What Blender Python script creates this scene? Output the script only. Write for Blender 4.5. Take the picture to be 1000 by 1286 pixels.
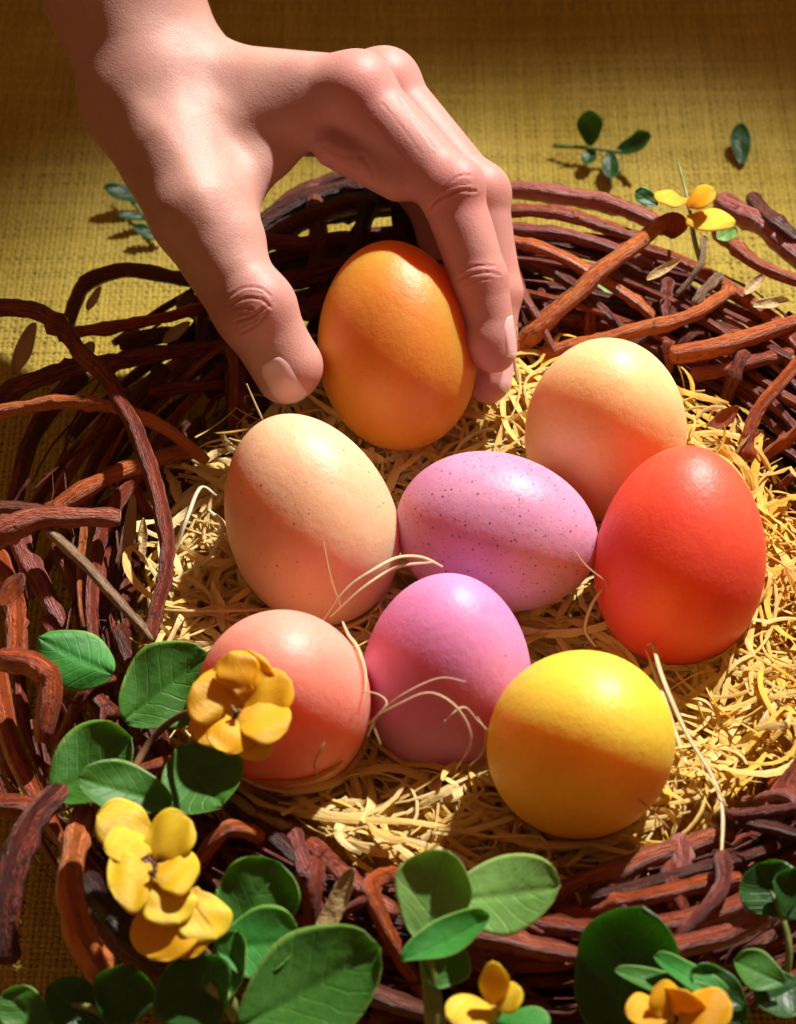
import bpy, math, random
import numpy as np
from mathutils import Vector
random.seed(7)
rng = np.random.default_rng(11)
for o in list(bpy.data.objects):
    bpy.data.objects.remove(o)
scene = bpy.context.scene
col = scene.collection
U = 0.01                      # everything below is written in centimetres

# ------------------------------------------------------------------ camera
PITCH, DIST, FPX = math.radians(47), 65.0, 3094.0
AIM = np.array([0, 0, 4.0])
RIGHT = np.array([1.0, 0, 0])
UP = np.array([0, math.sin(PITCH), math.cos(PITCH)])
BACK = np.array([0, -math.cos(PITCH), math.sin(PITCH)])
CAM = AIM + DIST * BACK
cam_d = bpy.data.cameras.new('camera')
cam = bpy.data.objects.new('camera', cam_d)
col.objects.link(cam)
scene.camera = cam
cam.location = Vector(CAM * U)
cam.rotation_euler = (math.pi / 2 - PITCH, 0, 0)
cam_d.sensor_width = 36
cam_d.lens = FPX / 1286 * 36
cam_d.clip_start, cam_d.clip_end = 0.01, 50
cam_d.dof.use_dof = True
cam_d.dof.focus_distance = 0.640
cam_d.dof.aperture_fstop = 18.0

# ------------------------------------------------------------------ world and lamp
world = bpy.data.worlds.new('World')
scene.world = world
world.use_nodes = True
bg = world.node_tree.nodes['Background']
bg.inputs[0].default_value = (1.0, 0.43, 0.19, 1)
bg.inputs[1].default_value = 0.19
LDIR = 0.36 * RIGHT + 0.90 * UP + 0.15 * BACK
LDIR = LDIR / np.linalg.norm(LDIR)
lamp_d = bpy.data.lights.new('sun_lamp', 'SPOT')
lamp = bpy.data.objects.new('sun_lamp', lamp_d)
col.objects.link(lamp)
target = np.array([1.5, -1.5, 3.0])
lamp.location = Vector((target + LDIR * 150) * U)
lamp.rotation_euler = Vector(LDIR).to_track_quat('Z', 'Y').to_euler()
lamp_d.energy = 225
lamp_d.color = (1.0, 0.95, 0.88)
lamp_d.shadow_soft_size = 0.022
lamp_d.spot_size = math.radians(20)
lamp_d.spot_blend = 0.9
vs = scene.view_settings
vs.view_transform = 'Standard'
vs.look = 'None'
vs.exposure = 0.0
vs.gamma = 1.0
vs.use_curve_mapping = False
scene.render.engine = 'CYCLES'
scene.cycles.use_denoising = True
scene.cycles.max_bounces = 10
scene.cycles.diffuse_bounces = 6

# ------------------------------------------------------------------ geometry helpers
def Q(px, py, t):
    """photo direction (px,py) at t cm in front of the aim plane"""
    d = DIST - t
    return CAM + (px - 500) / FPX * d * RIGHT + (643 - py) / FPX * d * UP - d * BACK

def P(px, py, z):
    """photo direction (px,py) at height z cm above the cloth"""
    r = (px - 500) / FPX * RIGHT + (643 - py) / FPX * UP - BACK
    return CAM + r * ((z - CAM[2]) / r[2])

def unit(v):
    v = np.asarray(v, float)
    return v / (np.linalg.norm(v) + 1e-12)

def mesh(name, verts, faces, mats=None, parent=None, smooth=True, uv=None, colr=None, midx=None):
    me = bpy.data.meshes.new(name)
    v = np.asarray(verts, float) * U
    if isinstance(faces, np.ndarray):
        nf, k = faces.shape
        me.vertices.add(len(v)); me.vertices.foreach_set('co', v.ravel())
        me.loops.add(nf * k); me.loops.foreach_set('vertex_index', faces.astype(np.int32).ravel())
        me.polygons.add(nf)
        me.polygons.foreach_set('loop_start', np.arange(0, nf * k, k, dtype=np.int32))
        me.update(calc_edges=True)
        me.validate()
    else:
        me.from_pydata(v.tolist(), [], faces)
        me.update()
    me.polygons.foreach_set('use_smooth', np.full(len(me.polygons), bool(smooth)))
    if uv is not None:
        li = np.empty(len(me.loops), np.int32); me.loops.foreach_get('vertex_index', li)
        ul = me.uv_layers.new(name='UVMap')
        ul.data.foreach_set('uv', np.asarray(uv, np.float32)[li].ravel())
    if colr is not None:
        a = me.attributes.new('tint', 'FLOAT_COLOR', 'POINT')
        c = np.ones((len(v), 4), np.float32); c[:, :3] = colr
        a.data.foreach_set('color', c.ravel())
    for m in (mats if isinstance(mats, (list, tuple)) else [mats]):
        if m: me.materials.append(m)
    if midx is not None:
        me.polygons.foreach_set('material_index', np.asarray(midx, np.int32))
    o = bpy.data.objects.new(name, me)
    col.objects.link(o)
    if parent: o.parent = parent
    return o

def tag(o, label, cat, group=None):
    o['label'] = label; o['category'] = cat
    if group: o['group'] = group
    return o

def empty(name, loc, label, cat, group=None):
    # sits at the thing's base; parts keep world coordinates
    o = bpy.data.objects.new(name, None)
    col.objects.link(o)
    o.empty_display_size = 0.01
    return tag(o, label, cat, group)

def spline(pts, n):
    """Catmull-Rom through pts, n samples"""
    p = np.asarray(pts, float)
    p = np.vstack([2 * p[0] - p[1], p, 2 * p[-1] - p[-2]])
    seg = len(p) - 3
    t = np.linspace(0, seg - 1e-9, n)
    i = t.astype(int); f = (t - i)[:, None]
    a, b, c, d = p[i], p[i + 1], p[i + 2], p[i + 3]
    return 0.5 * (2 * b + (c - a) * f + (2 * a - 5 * b + 4 * c - d) * f ** 2 + (3 * b - a - 3 * c + d) * f ** 3)

def tube_data(path, radii, sides=9, rough=0.12, flat=1.0):
    n = len(path)
    T = np.gradient(path, axis=0); T /= np.linalg.norm(T, axis=1)[:, None] + 1e-9
    ref = np.array([0.13, 0.21, 0.97]) if abs(T[0] @ np.array([0.13, .21, .97])) < .9 else np.array([1.0, 0, 0])
    N = np.empty_like(T); v = ref - T[0] * (ref @ T[0]); N[0] = v / np.linalg.norm(v)
    for k in range(1, n):
        v = N[k - 1] - T[k] * (N[k - 1] @ T[k]); N[k] = v / (np.linalg.norm(v) + 1e-9)
    B = np.cross(T, N)
    a = np.linspace(0, 2 * np.pi, sides, endpoint=False)
    ridge = 1 + rough * rng.normal(size=sides)[None] * 0.8 + rough * 0.5 * rng.normal(size=(n, sides))
    r = np.asarray(radii)[:, None] * ridge
    V = path[:, None] + (r * np.cos(a))[..., None] * N[:, None] + (r * np.sin(a) * flat)[..., None] * B[:, None]
    L = np.concatenate([[0], np.cumsum(np.linalg.norm(np.diff(path, axis=0), axis=1))])
    uv = np.stack(np.broadcast_arrays(L[:, None], (a / (2 * np.pi))[None]), -1).reshape(-1, 2)
    V = V.reshape(-1, 3)
    F = []
    for k in range(n - 1):
        for s in range(sides):
            s2 = (s + 1) % sides
            F.append((k * sides + s, k * sides + s2, (k + 1) * sides + s2, (k + 1) * sides + s))
    F.append(tuple(range(sides - 1, -1, -1)))
    F.append(tuple((n - 1) * sides + s for s in range(sides)))
    return V, F, uv

def tube(name, path, radii, mats, parent=None, sides=9, rough=0.12, flat=1.0):
    V, F, uv = tube_data(path, radii, sides, rough, flat)
    mi = [0] * len(F)
    if isinstance(mats, (list, tuple)) and len(mats) > 1:
        mi[-1] = mi[-2] = 1
    return mesh(name, V, F, mats, parent, uv=uv, midx=mi)

# ------------------------------------------------------------------ material helpers
def srgb(r, g, b):
    f = lambda c: (c / 255 / 12.92) if c / 255 <= 0.04045 else ((c / 255 + 0.055) / 1.055) ** 2.4
    return (f(r), f(g), f(b), 1)

class MT:
    def __init__(s, name):
        s.m = bpy.data.materials.new(name); s.m.use_nodes = True
        s.nt = s.m.node_tree; s.b = s.nt.nodes['Principled BSDF']; s.out = s.nt.nodes['Material Output']
    def n(s, t, **kw):
        nd = s.nt.nodes.new(t)
        for k, v in kw.items():
            if k in nd.inputs: nd.inputs[k].default_value = v
            else: setattr(nd, k, v)
        return nd
    def l(s, a, b): s.nt.links.new(a, b)
    def set(s, **kw):
        for k, v in kw.items(): s.b.inputs[k.replace('_', ' ')].default_value = v
        return s
    def coord(s, which='Object', scale=(1, 1, 1)):
        tc = s.n('ShaderNodeTexCoord'); mp = s.n('ShaderNodeMapping'); mp.inputs['Scale'].default_value = scale
        s.l(tc.outputs[which], mp.inputs[0]); return mp.outputs[0]
    def noise(s, vec, scale, detail=4, rough=0.55, dist=0):
        nd = s.n('ShaderNodeTexNoise'); nd.inputs['Scale'].default_value = scale
        nd.inputs['Detail'].default_value = detail; nd.inputs['Roughness'].default_value = rough
        nd.inputs['Distortion'].default_value = dist
        if vec is not None: s.l(vec, nd.inputs['Vector'])
        return nd.outputs['Fac']
    def ramp(s, fac, stops, interp='LINEAR'):
        r = s.n('ShaderNodeValToRGB'); e = r.color_ramp.elements; r.color_ramp.interpolation = interp
        while len(e) < len(stops): e.new(0.5)
        for k, (p, c) in enumerate(stops):
            e[k].position = p; e[k].color = c if len(c) == 4 else (*c, 1)
        s.l(fac, r.inputs[0]); return r.outputs[0]
    def mix(s, fac, a, b, blend='MIX'):
        m = s.n('ShaderNodeMix', data_type='RGBA', blend_type=blend)
        for sock, v in ((m.inputs[0], fac), (m.inputs[6], a), (m.inputs[7], b)):
            if isinstance(v, bpy.types.NodeSocket): s.l(v, sock)
            else: sock.default_value = v
        return m.outputs[2]
    def math(s, op, a, b=0.0):
        m = s.n('ShaderNodeMath', operation=op)
        for sock, v in zip(m.inputs, (a, b)):
            if isinstance(v, bpy.types.NodeSocket): s.l(v, sock)
            else: sock.default_value = v
        return m.outputs[0]
    def bump(s, h, dist, strength=1.0, prev=None):
        b = s.n('ShaderNodeBump'); b.inputs['Strength'].default_value = strength; b.inputs['Distance'].default_value = dist
        s.l(h, b.inputs['Height'])
        if prev is not None: s.l(prev, b.inputs['Normal'])
        return b.outputs[0]
    def base(s, c): s.l(c, s.b.inputs['Base Color']); return s
    def normal(s, c): s.l(c, s.b.inputs['Normal']); return s
    def attr(s, name='tint'):
        a = s.n('ShaderNodeAttribute'); a.attribute_name = name; return a.outputs['Color']
    def rnd(s): return s.n('ShaderNodeObjectInfo').outputs['Random']

def egg_mat(name, c, c2, speck=0.0, speckcol=(0.10, 0.03, 0.03, 1), sss=0.8):
    m = MT(name); v = m.coord()
    blot = m.noise(v, 60, 3)
    colr = m.mix(m.ramp(blot, [(0.3, (0, 0, 0)), (0.7, (1, 1, 1))]), c, c2)
    fine = m.noise(v, 900, 2, 0.6)
    colr = m.mix(m.math('MULTIPLY', m.ramp(fine, [(0.35, (1, 1, 1)), (0.6, (0, 0, 0))]), 0.10), colr,
                 (c[0] * .55, c[1] * .45, c[2] * .45, 1))
    if speck > 0:
        for sc, th in ((480, .17), (860, .17)):
            vo = m.n('ShaderNodeTexVoronoi'); vo.inputs['Scale'].default_value = sc; m.l(v, vo.inputs['Vector'])
            dots = m.ramp(vo.outputs['Distance'], [(th * .7, (1, 1, 1)), (th, (0, 0, 0))])
            sep = m.n('ShaderNodeSeparateColor'); m.l(vo.outputs['Color'], sep.inputs[0])
            pick = m.math('LESS_THAN', sep.outputs[0], speck)
            colr = m.mix(m.math('MULTIPLY', m.math('MULTIPLY', dots, pick), 0.85), colr, speckcol)
    else:
        vo = m.n('ShaderNodeTexVoronoi'); vo.inputs['Scale'].default_value = 140; m.l(v, vo.inputs['Vector'])
        dots = m.ramp(vo.outputs['Distance'], [(.06, (1, 1, 1)), (.09, (0, 0, 0))])
        sep = m.n('ShaderNodeSeparateColor'); m.l(vo.outputs['Color'], sep.inputs[0])
        pick = m.math('LESS_THAN', sep.outputs[0], 0.05)
        colr = m.mix(m.math('MULTIPLY', m.math('MULTIPLY', dots, pick), 0.7), colr, speckcol)
    m.base(colr)
    b1 = m.bump(m.noise(v, 420, 3, 0.6), 0.00045, 0.45)
    b2 = m.bump(m.noise(v, 1500, 2, 0.6), 0.00016, 0.4, b1)
    m.normal(b2)
    m.set(Roughness=0.47, Specular_IOR_Level=0.40, Subsurface_Weight=sss, Subsurface_Scale=0.034)
    m.b.inputs['Subsurface Radius'].default_value = (1.0, 0.20, 0.05)
    return m.m

def twig_mat(name, stops, rough=0.45):
    m = MT(name)
    uv = m.coord('UV', (0.35, 5.0, 1))
    fib = m.ramp(m.noise(uv, 3.6, 8, 0.72, 0.6), [(.28, (0, 0, 0)), (.74, (1, 1, 1))])
    v = m.coord('Object')
    big = m.noise(v, 70, 3)
    f = m.math('ADD', m.math('MULTIPLY', fib, 0.75), m.math('MULTIPLY', big, 0.35))
    f = m.math('ADD', f, m.math('MULTIPLY', m.math('SUBTRACT', m.rnd(), 0.5), 0.42))
    c = m.ramp(f, stops)
    c = m.mix(m.ramp(m.noise(v, 260, 4, 0.7), [(0.60, (0, 0, 0)), (0.72, (1, 1, 1))]), c, (0.055, 0.022, 0.012, 1))
    m.base(c)
    uv2 = m.coord('UV', (0.9, 9.0, 1))
    b = m.bump(m.noise(uv2, 4.0, 5, 0.6, 0.3), 0.0024, 0.9)
    m.normal(m.bump(m.noise(v, 700, 3), 0.0006, 0.5, b))
    m.set(Roughness=rough, Specular_IOR_Level=0.45)
    return m.m

TW = [twig_mat('red_brown_bark', [(0.25, (0.07, 0.012, 0.007)), (0.48, (0.30, 0.050, 0.022)), (0.68, (0.44, 0.092, 0.04)), (0.9, (0.58, 0.20, 0.10))]),
      twig_mat('orange_bark', [(0.25, (0.28, 0.04, 0.010)), (0.5, (0.56, 0.10, 0.018)), (0.8, (0.70, 0.21, 0.05))], 0.4),
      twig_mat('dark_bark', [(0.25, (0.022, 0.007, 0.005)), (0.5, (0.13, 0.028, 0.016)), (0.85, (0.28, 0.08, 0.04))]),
      twig_mat('purple_bark', [(0.25, (0.14, 0.028, 0.024)), (0.5, (0.36, 0.085, 0.07)), (0.85, (0.55, 0.20, 0.15))], 0.42),
      twig_mat('pale_bark', [(0.25, (0.25, 0.13, 0.07)), (0.5, (0.45, 0.28, 0.16)), (0.85, (0.62, 0.45, 0.28))], 0.5)]
m = MT('broken_wood'); m.base(m.ramp(m.noise(m.coord(), 300, 4), [(0.3, (0.16, 0.06, 0.03)), (0.7, (0.45, 0.24, 0.11))])); m.set(Roughness=0.8)
WOOD_END = m.m

# ------------------------------------------------------------------ cloth (the surface everything stands on)
def cloth_z(x, y):
    return 0.10 * np.sin(x * 0.22 + y * 0.13 + 1) + 0.07 * np.sin(x * 0.10 - y * 0.31) + 0.03 * np.sin(x * .8 + .3 * y)
m = MT('cloth_ground'); m.base(m.ramp(m.noise(m.coord(), 120, 3), [(0.3, (0.30, 0.20, 0.022)), (0.7, (0.42, 0.30, 0.05))])); m.set(Roughness=0.95)
gx, gy = np.meshgrid(np.linspace(-60, 60, 121), np.linspace(-60, 70, 131), indexing='ij')
gv = np.stack([gx, gy, np.where((abs(gx) < 22) & (abs(gy) < 30), cloth_z(gx, gy) - 0.12, cloth_z(gx, gy) - 0.12)], -1).reshape(-1, 3)
ii = np.arange(121 * 131).reshape(121, 131)
gf = np.stack([ii[:-1, :-1], ii[1:, :-1], ii[1:, 1:], ii[:-1, 1:]], -1).reshape(-1, 4)
cloth = mesh('burlap_cloth', gv, gf, m.m); cloth['kind'] = 'structure'
cloth['label'] = 'yellow woven burlap cloth under the twig nest'

m = MT('burlap_yarn')
v = m.coord()
t = m.attr()
patch = m.noise(v, 14, 3)
c = m.mix(m.ramp(patch, [(0.35, (0, 0, 0)), (0.7, (1, 1, 1))]), (0.50, 0.37, 0.045, 1), (0.66, 0.53, 0.12, 1))
c = m.mix(1.0, c, t, 'MULTIPLY')
c = m.mix(m.math('MULTIPLY', m.ramp(m.noise(v, 1400, 3), [(0.4, (1, 1, 1)), (0.6, (0, 0, 0))]), 0.35), c, (0.15, 0.085, 0.015, 1))
m.base(c); m.normal(m.bump(m.noise(v, 1800, 3), 0.0006, 0.7)); m.set(Roughness=0.9, Specular_IOR_Level=0.2)
m.b.inputs['Sheen Weight'].default_value = 0.15
def weave(step=0.165, x0=-22, x1=22, y0=-17, y1=33):
    V, F, C = [], [], []; base = 0
    for axis in (0, 1):
        a0, a1, b0, b1 = (x0, x1, y0, y1) if axis == 0 else (y0, y1, x0, x1)   # yarns spaced over a, running along b
        n = int((a1 - a0) / step); s = int((b1 - b0) / step * 2)
        aa = a0 + (np.arange(n) + 0.5) * step + rng.normal(0, 0.010, n)
        bb = b0 + (np.arange(s) + 0.5) * step / 2
        A = aa[:, None] + 0.02 * np.sin(bb[None] * rng.uniform(.3, .9, n)[:, None] + rng.uniform(0, 6, n)[:, None])
        Bm = np.broadcast_to(bb[None], A.shape)
        ph = (np.arange(n)[:, None] + axis) % 2
        z = 0.045 * np.cos(np.pi * ((bb[None] - b0) / step - 0.5) + np.pi * ph)
        w = 0.072 * np.clip(rng.normal(1, .13, n)[:, None] * (1 + .12 * rng.normal(size=A.shape)), .5, 1.4)
        X, Y = (A, Bm) if axis == 0 else (Bm, A)
        zc = cloth_z(X, Y) + z
        rows = []
        for off, dz in ((-1, -0.035), (0, 0.022), (1, -0.035)):
            x = X + off * w if axis == 0 else X
            y = Y if axis == 0 else Y + off * w
            rows.append(np.stack([x, y, zc + dz], -1))
        G = np.stack(rows, 2)                                # n,s,3,3
        idx = base + np.arange(n * s * 3).reshape(n, s, 3)
        F.append(np.stack([idx[:, :-1, :-1], idx[:, 1:, :-1], idx[:, 1:, 1:], idx[:, :-1, 1:]], -1).reshape(-1, 4))
        V.append(G.reshape(-1, 3)); base += n * s * 3
        tone = np.clip(rng.normal(1.0, .06, n), .6, 1.35)[:, None, None, None] * np.array([1, 1, 1.0])
        C.append(np.broadcast_to(tone, (n, s, 3, 3)).reshape(-1, 3))
    return np.vstack(V), np.vstack(F), np.vstack(C)
wv, wf, wc = weave()
yarns = mesh('yarn_weave', wv, wf, m.m, cloth, colr=wc); yarns['kind'] = 'stuff'

# ------------------------------------------------------------------ eggs
def egg_mesh(name, a, b, k, mat, n=56, ns=64):
    """a half length, b half width, k how much the +z end narrows"""
    th = np.linspace(0, np.pi, n)
    z = a * np.cos(th); r = b * np.sin(th) * (1 - k * np.cos(th)) 
    r *= b / r.max()
    ph = np.linspace(0, 2 * np.pi, ns, endpoint=False)
    V = np.stack([r[1:-1, None] * np.cos(ph), r[1:-1, None] * np.sin(ph), np.broadcast_to(z[1:-1, None], (n - 2, ns))], -1).reshape(-1, 3)
    V = np.vstack([V, [0, 0, a], [0, 0, -a]])
    F = []
    for i in range(n - 3):
        for j in range(ns):
            j2 = (j + 1) % ns
            F.append((i * ns + j, (i + 1) * ns + j, (i + 1) * ns + j2, i * ns + j2))
    for j in range(ns):
        j2 = (j + 1) % ns
        F.append((len(V) - 2, j, j2)); F.append((len(V) - 1, (n - 3) * ns + j2, (n - 3) * ns + j))
    return mesh(name, V, F, mat)

# centre px, height of centre, axis angle in picture plane (deg, narrow end), tilt towards camera (deg), half length, half width, narrowing
EGGS = [
    ('orange brown egg held between the thumb and fingers', (498, 434), 6.0, 97, 2, 2.84, 2.14, .07, egg_mat('egg_orange', srgb(222, 146, 52), srgb(208, 128, 42))),
    ('finely speckled beige egg leaning beside the lilac speckled egg', (389, 652), 5.3, 112, 3, 2.80, 2.16, .09, egg_mat('egg_beige', srgb(228, 190, 152), srgb(214, 172, 134), speck=.12)),
    ('pale cream yellow egg behind the red egg', (761, 541), 5.2, 92, 46, 2.75, 2.15, .05, egg_mat('egg_cream', srgb(240, 204, 146), srgb(230, 186, 124))),
    ('purple pink egg with dark speckles lying on its side', (624, 669), 5.1, -12, 8, 2.62, 2.04, .05, egg_mat('egg_purple', srgb(206, 150, 184), srgb(190, 130, 166), speck=.85)),
    ('coral red egg at the right of the speckled purple egg', (855, 699), 5.2, 84, 6, 2.82, 2.16, .08, egg_mat('egg_red', srgb(238, 92, 66), srgb(226, 74, 50))),
    ('salmon pink egg partly covered by the orange blossom', (356, 880), 5.15, 95, 62, 2.66, 2.11, .04, egg_mat('egg_pink', srgb(246, 158, 140), srgb(238, 140, 122))),
    ('plain lilac pink egg between the salmon and yellow eggs', (561, 851), 4.6, 88, 26, 2.70, 2.09, .06, egg_mat('egg_lilac', srgb(214, 142, 192), srgb(202, 124, 176))),
    ('bright yellow egg at the front edge of the straw', (730, 934), 5.8, 60, 66, 2.54, 2.17, .03, egg_mat('egg_yellow', srgb(240, 212, 74), srgb(230, 196, 52))),
]
EGG_INFO = []
for label, (px, py), zc, ang, tilt, a, b, k, mat in EGGS:
    c = P(px, py, zc)
    an, ti = math.radians(ang), math.radians(tilt)
    ax = math.cos(ti) * (math.cos(an) * RIGHT + math.sin(an) * UP) + math.sin(ti) * BACK
    o = egg_mesh('egg', a, b, k, mat)
    o.location = Vector(c * U)
    o.rotation_euler = Vector(ax).to_track_quat('Z', 'Y').to_euler()
    tag(o, label, 'egg', 'dyed eggs in the nest')
    EGG_INFO.append((c, ax, a, b))
for i in range(len(EGG_INFO)):
    for j in range(i):
        ci, cj = EGG_INFO[i][0], EGG_INFO[j][0]
        d = np.linalg.norm(ci - cj); u_ = (ci - cj) / d
        def sup(e): return math.sqrt((e[2] * (u_ @ e[1])) ** 2 + e[3] ** 2 * (1 - (u_ @ e[1]) ** 2))
        if d < sup(EGG_INFO[i]) + sup(EGG_INFO[j]): print('EGG NEAR', i, j, round(d, 2), round(sup(EGG_INFO[i]) + sup(EGG_INFO[j]), 2))

def push_eggs(p, grow=1.04):
    for c, ax, a, b in EGG_INFO:
        d = p - c
        h = d @ ax
        rad = d - h[:, None] * ax
        q = np.sqrt((h / a) ** 2 + (np.linalg.norm(rad, axis=1) / b) ** 2)
        ins = q < grow
        p[ins] = c + d[ins] * (grow / np.maximum(q[ins], .2))[:, None]
    return p

# ------------------------------------------------------------------ straw
NC = P(612, 762, 3.0); NC[2] = 0
RI = 8.6
def zbed(x, y):
    r = np.hypot(x - NC[0], y - NC[1])
    return 2.15 + 0.9 * np.clip(r / RI, 0, 1.2) ** 2 + 0.25 * np.sin(x * 1.1) * np.sin(y * 1.3 + 1)
m = MT('straw_bed')
v = m.coord()
m.base(m.ramp(m.noise(v, 160, 5, .7), [(0.3, (0.66, 0.28, 0.02)), (0.55, (0.90, 0.50, 0.04)), (0.75, (0.92, 0.62, 0.10))]))
m.normal(m.bump(m.noise(v, 220, 5, .7), 0.004, 1.0)); m.set(Roughness=.8)
R_, A_ = np.meshgrid(np.linspace(0, 9.2, 40), np.linspace(0, 2 * np.pi, 90, endpoint=False), indexing='ij')
bx, by = NC[0] + R_ * np.cos(A_), NC[1] + R_ * np.sin(A_)
bz = zbed(bx, by) + .45 + .12 * rng.normal(size=bx.shape) - 2.4 * np.clip((R_ - 8.2) / 1.0, 0, 1) ** 2
ii = np.arange(40 * 90).reshape(40, 90)
bf = np.stack([ii[:-1], ii[1:], np.roll(ii[1:], -1, 1), np.roll(ii[:-1], -1, 1)], -1).reshape(-1, 4)

m2 = MT('straw_fibre')
t = m2.attr()
uvn = m2.noise(m2.coord('UV', (1.5, 6, 1)), 3, 4)
c = m2.mix(m2.math('MULTIPLY', uvn, .22), t, (0.75, 0.45, 0.06, 1))
m2.base(c); m2.set(Roughness=.45, Specular_IOR_Level=.4)
m2.normal(m2.bump(uvn, .0006, .6))
tr = m2.n('ShaderNodeBsdfTranslucent'); m2.l(c, tr.inputs[0])
mx = m2.n('ShaderNodeMixShader'); mx.inputs[0].default_value = .36
m2.l(m2.b.outputs[0], mx.inputs[1]); m2.l(tr.outputs[0], mx.inputs[2]); m2.l(mx.outputs[0], m2.out.inputs[0])
STRAW = m2.m

def ribbon_verts(path, w, tk, twist):
    T = np.gradient(path, axis=0); T /= np.linalg.norm(T, axis=1)[:, None] + 1e-9
    s = np.cross(T, np.array([0, 0, 1.0])); s /= np.linalg.norm(s, axis=1)[:, None] + 1e-6
    n = np.cross(s, T)
    ca, sa = np.cos(twist)[:, None], np.sin(twist)[:, None]
    S = s * ca + n * sa; N = n * ca - s * sa
    w = np.asarray(w)[:, None] / 2
    return np.stack([path - S * w, path + N * tk, path + S * w, path - N * tk], 1)

def straw_pile(count, seg=16):
    V, F, C, UV = [], [], [], []; base = 0
    made = 0; tries = 0
    while made < count and tries < count * 4:
        tries += 1
        r = RI * 1.02 * math.sqrt(random.random()); a = random.uniform(0, 2 * math.pi)
        x, y = NC[0] + r * math.cos(a), NC[1] + r * math.sin(a)
        L = random.choice((1.6, 2.4, 3.2, 4.2, 5.5)) * random.uniform(.7, 1.2)
        h = random.uniform(0, 2 * math.pi); kap = random.gauss(0, .55)
        ds = L / (seg - 1)
        dk = rng.normal(0, .30, seg)
        head = h + np.cumsum((kap + np.cumsum(dk) * .25) * ds)
        kink = random.random() < .35
        if kink: head[random.randint(4, seg - 4):] += random.choice((-1, 1)) * random.uniform(.7, 1.7)
        px = x + np.concatenate([[0], np.cumsum(np.cos(head[:-1]) * ds)])
        py = y + np.concatenate([[0], np.cumsum(np.sin(head[:-1]) * ds)])
        lay = .30 + random.random() ** 1.2 * .9
        slope = random.gauss(0, .10)
        s_ = np.linspace(-.5, .5, seg) * L
        arch = random.uniform(0, .35) if random.random() < .5 else random.uniform(0, .9)
        pz = zbed(px, py) + lay + slope * s_ + arch * (.25 - (s_ / L) ** 2) * 1.6 
        p = push_eggs(np.stack([px, py, pz], 1), 1.045)
        rr = np.hypot(p[:, 0] - NC[0], p[:, 1] - NC[1])
        if (p[:, 2] - zbed(p[:, 0], p[:, 1])).max() > 1.9 or p[:, 2].min() < 1.6: continue
        if rr.max() > RI + 0.9: continue
        thin = random.random() < .38
        w = (random.uniform(.06, .10) if thin else random.uniform(.12, .26)) * (1 - .55 * np.abs(np.linspace(-1, 1, seg)) ** 3) * (1 + .06 * rng.normal(size=seg))
        tw = random.uniform(-.5, .5) + np.cumsum(rng.normal(0, .14, seg))
        G = ribbon_verts(p, w, random.uniform(.012, .022), tw)
        V.append(G.reshape(-1, 3))
        idx = base + np.arange(seg * 4).reshape(seg, 4)
        F.append(np.stack([idx[:-1], idx[1:], np.roll(idx[1:], -1, 1), np.roll(idx[:-1], -1, 1)], -1).reshape(-1, 4))
        base += seg * 4
        # pale wood wool towards the left, yellower towards the right
        f = np.clip(.50 + .30 * (p[0, 0] - NC[0]) / RI + random.gauss(0, .25), 0, 1)
        c = np.array([.97, .84, .45]) * (1 - f) + np.array([.97, .66, .08]) * f
        c = c * random.uniform(.9, 1.0)
        C.append(np.broadcast_to(c, (seg * 4, 3)))
        u = np.linspace(0, L, seg)
        UV.append(np.stack([np.repeat(u, 4), np.tile([0, .25, .5, .75], seg) + random.random() * 9], 1))
        made += 1
    return np.vstack(V), np.vstack(F), np.vstack(C), np.vstack(UV)
sv, sf, sc_, su = straw_pile(3300)
straw = mesh('straw_bedding', sv, sf, STRAW, uv=su, colr=sc_, smooth=False)
straw['kind'] = 'stuff'; tag(straw, 'curly cream and yellow wood wool straw bedding under the eggs', 'straw')
bed = mesh('matted_base', np.stack([bx, by, bz], -1).reshape(-1, 3), bf, m.m, straw); bed['kind'] = 'stuff'

def strand(label, pts, w=.13, tint=(.90, .80, .52), grow=1.03):
    p = spline([P(*q) if len(q) == 3 else q for q in pts], 28)
    p = push_eggs(p, grow)
    tw = np.linspace(0, random.uniform(-1.2, 1.2), 28) + .3
    ww = w * (1 - .5 * np.abs(np.linspace(-1, 1, 28)) ** 4)
    G = ribbon_verts(p, ww, .02, tw).reshape(-1, 3)
    idx = np.arange(28 * 4).reshape(28, 4)
    F = np.stack([idx[:-1], idx[1:], np.roll(idx[1:], -1, 1), np.roll(idx[:-1], -1, 1)], -1).reshape(-1, 4)
    uv = np.stack([np.repeat(np.linspace(0, 5, 28), 4), np.tile([0, .25, .5, .75], 28)], 1)
    o = mesh('straw_strand', G, F, STRAW, uv=uv, colr=np.array(tint))
    return tag(o, label, 'straw strand', 'loose straw strands over the eggs')

strand('long pale straw strand trailing from beside the yellow egg over the front rim', [(818, 798, 4.6), (832, 850, 5.2), (862, 920, 4.9), (895, 975, 4.6), (908, 1020, 4.6), (906, 1080, 5.0)], .17)
strand('straw strand falling past the right side of the yellow egg', [(812, 815, 4.3), (835, 880, 4.2), (862, 960, 4.0), (885, 1020, 4.0), (905, 1050, 4.2)], .15)
strand('looped straw strand arching across the plain lilac egg', [(478, 935, 6.3), (470, 905, 6.9), (500, 885, 7.4), (540, 870, 7.6), (575, 890, 7.4), (592, 930, 6.6), (572, 968, 5.4)], .07, (.85, .62, .45))
strand('thin straw hair curving over the front of the lilac egg', [(462, 910, 6.6), (500, 876, 7.4), (550, 852, 7.6), (585, 856, 7.5)], .07, (.85, .62, .48))
strand('short forked straw hair at the right edge of the lilac egg', [(558, 906, 7.2), (582, 888, 7.3), (600, 905, 6.6), (616, 920, 5.9)], .07, (.9, .75, .55))
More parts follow.
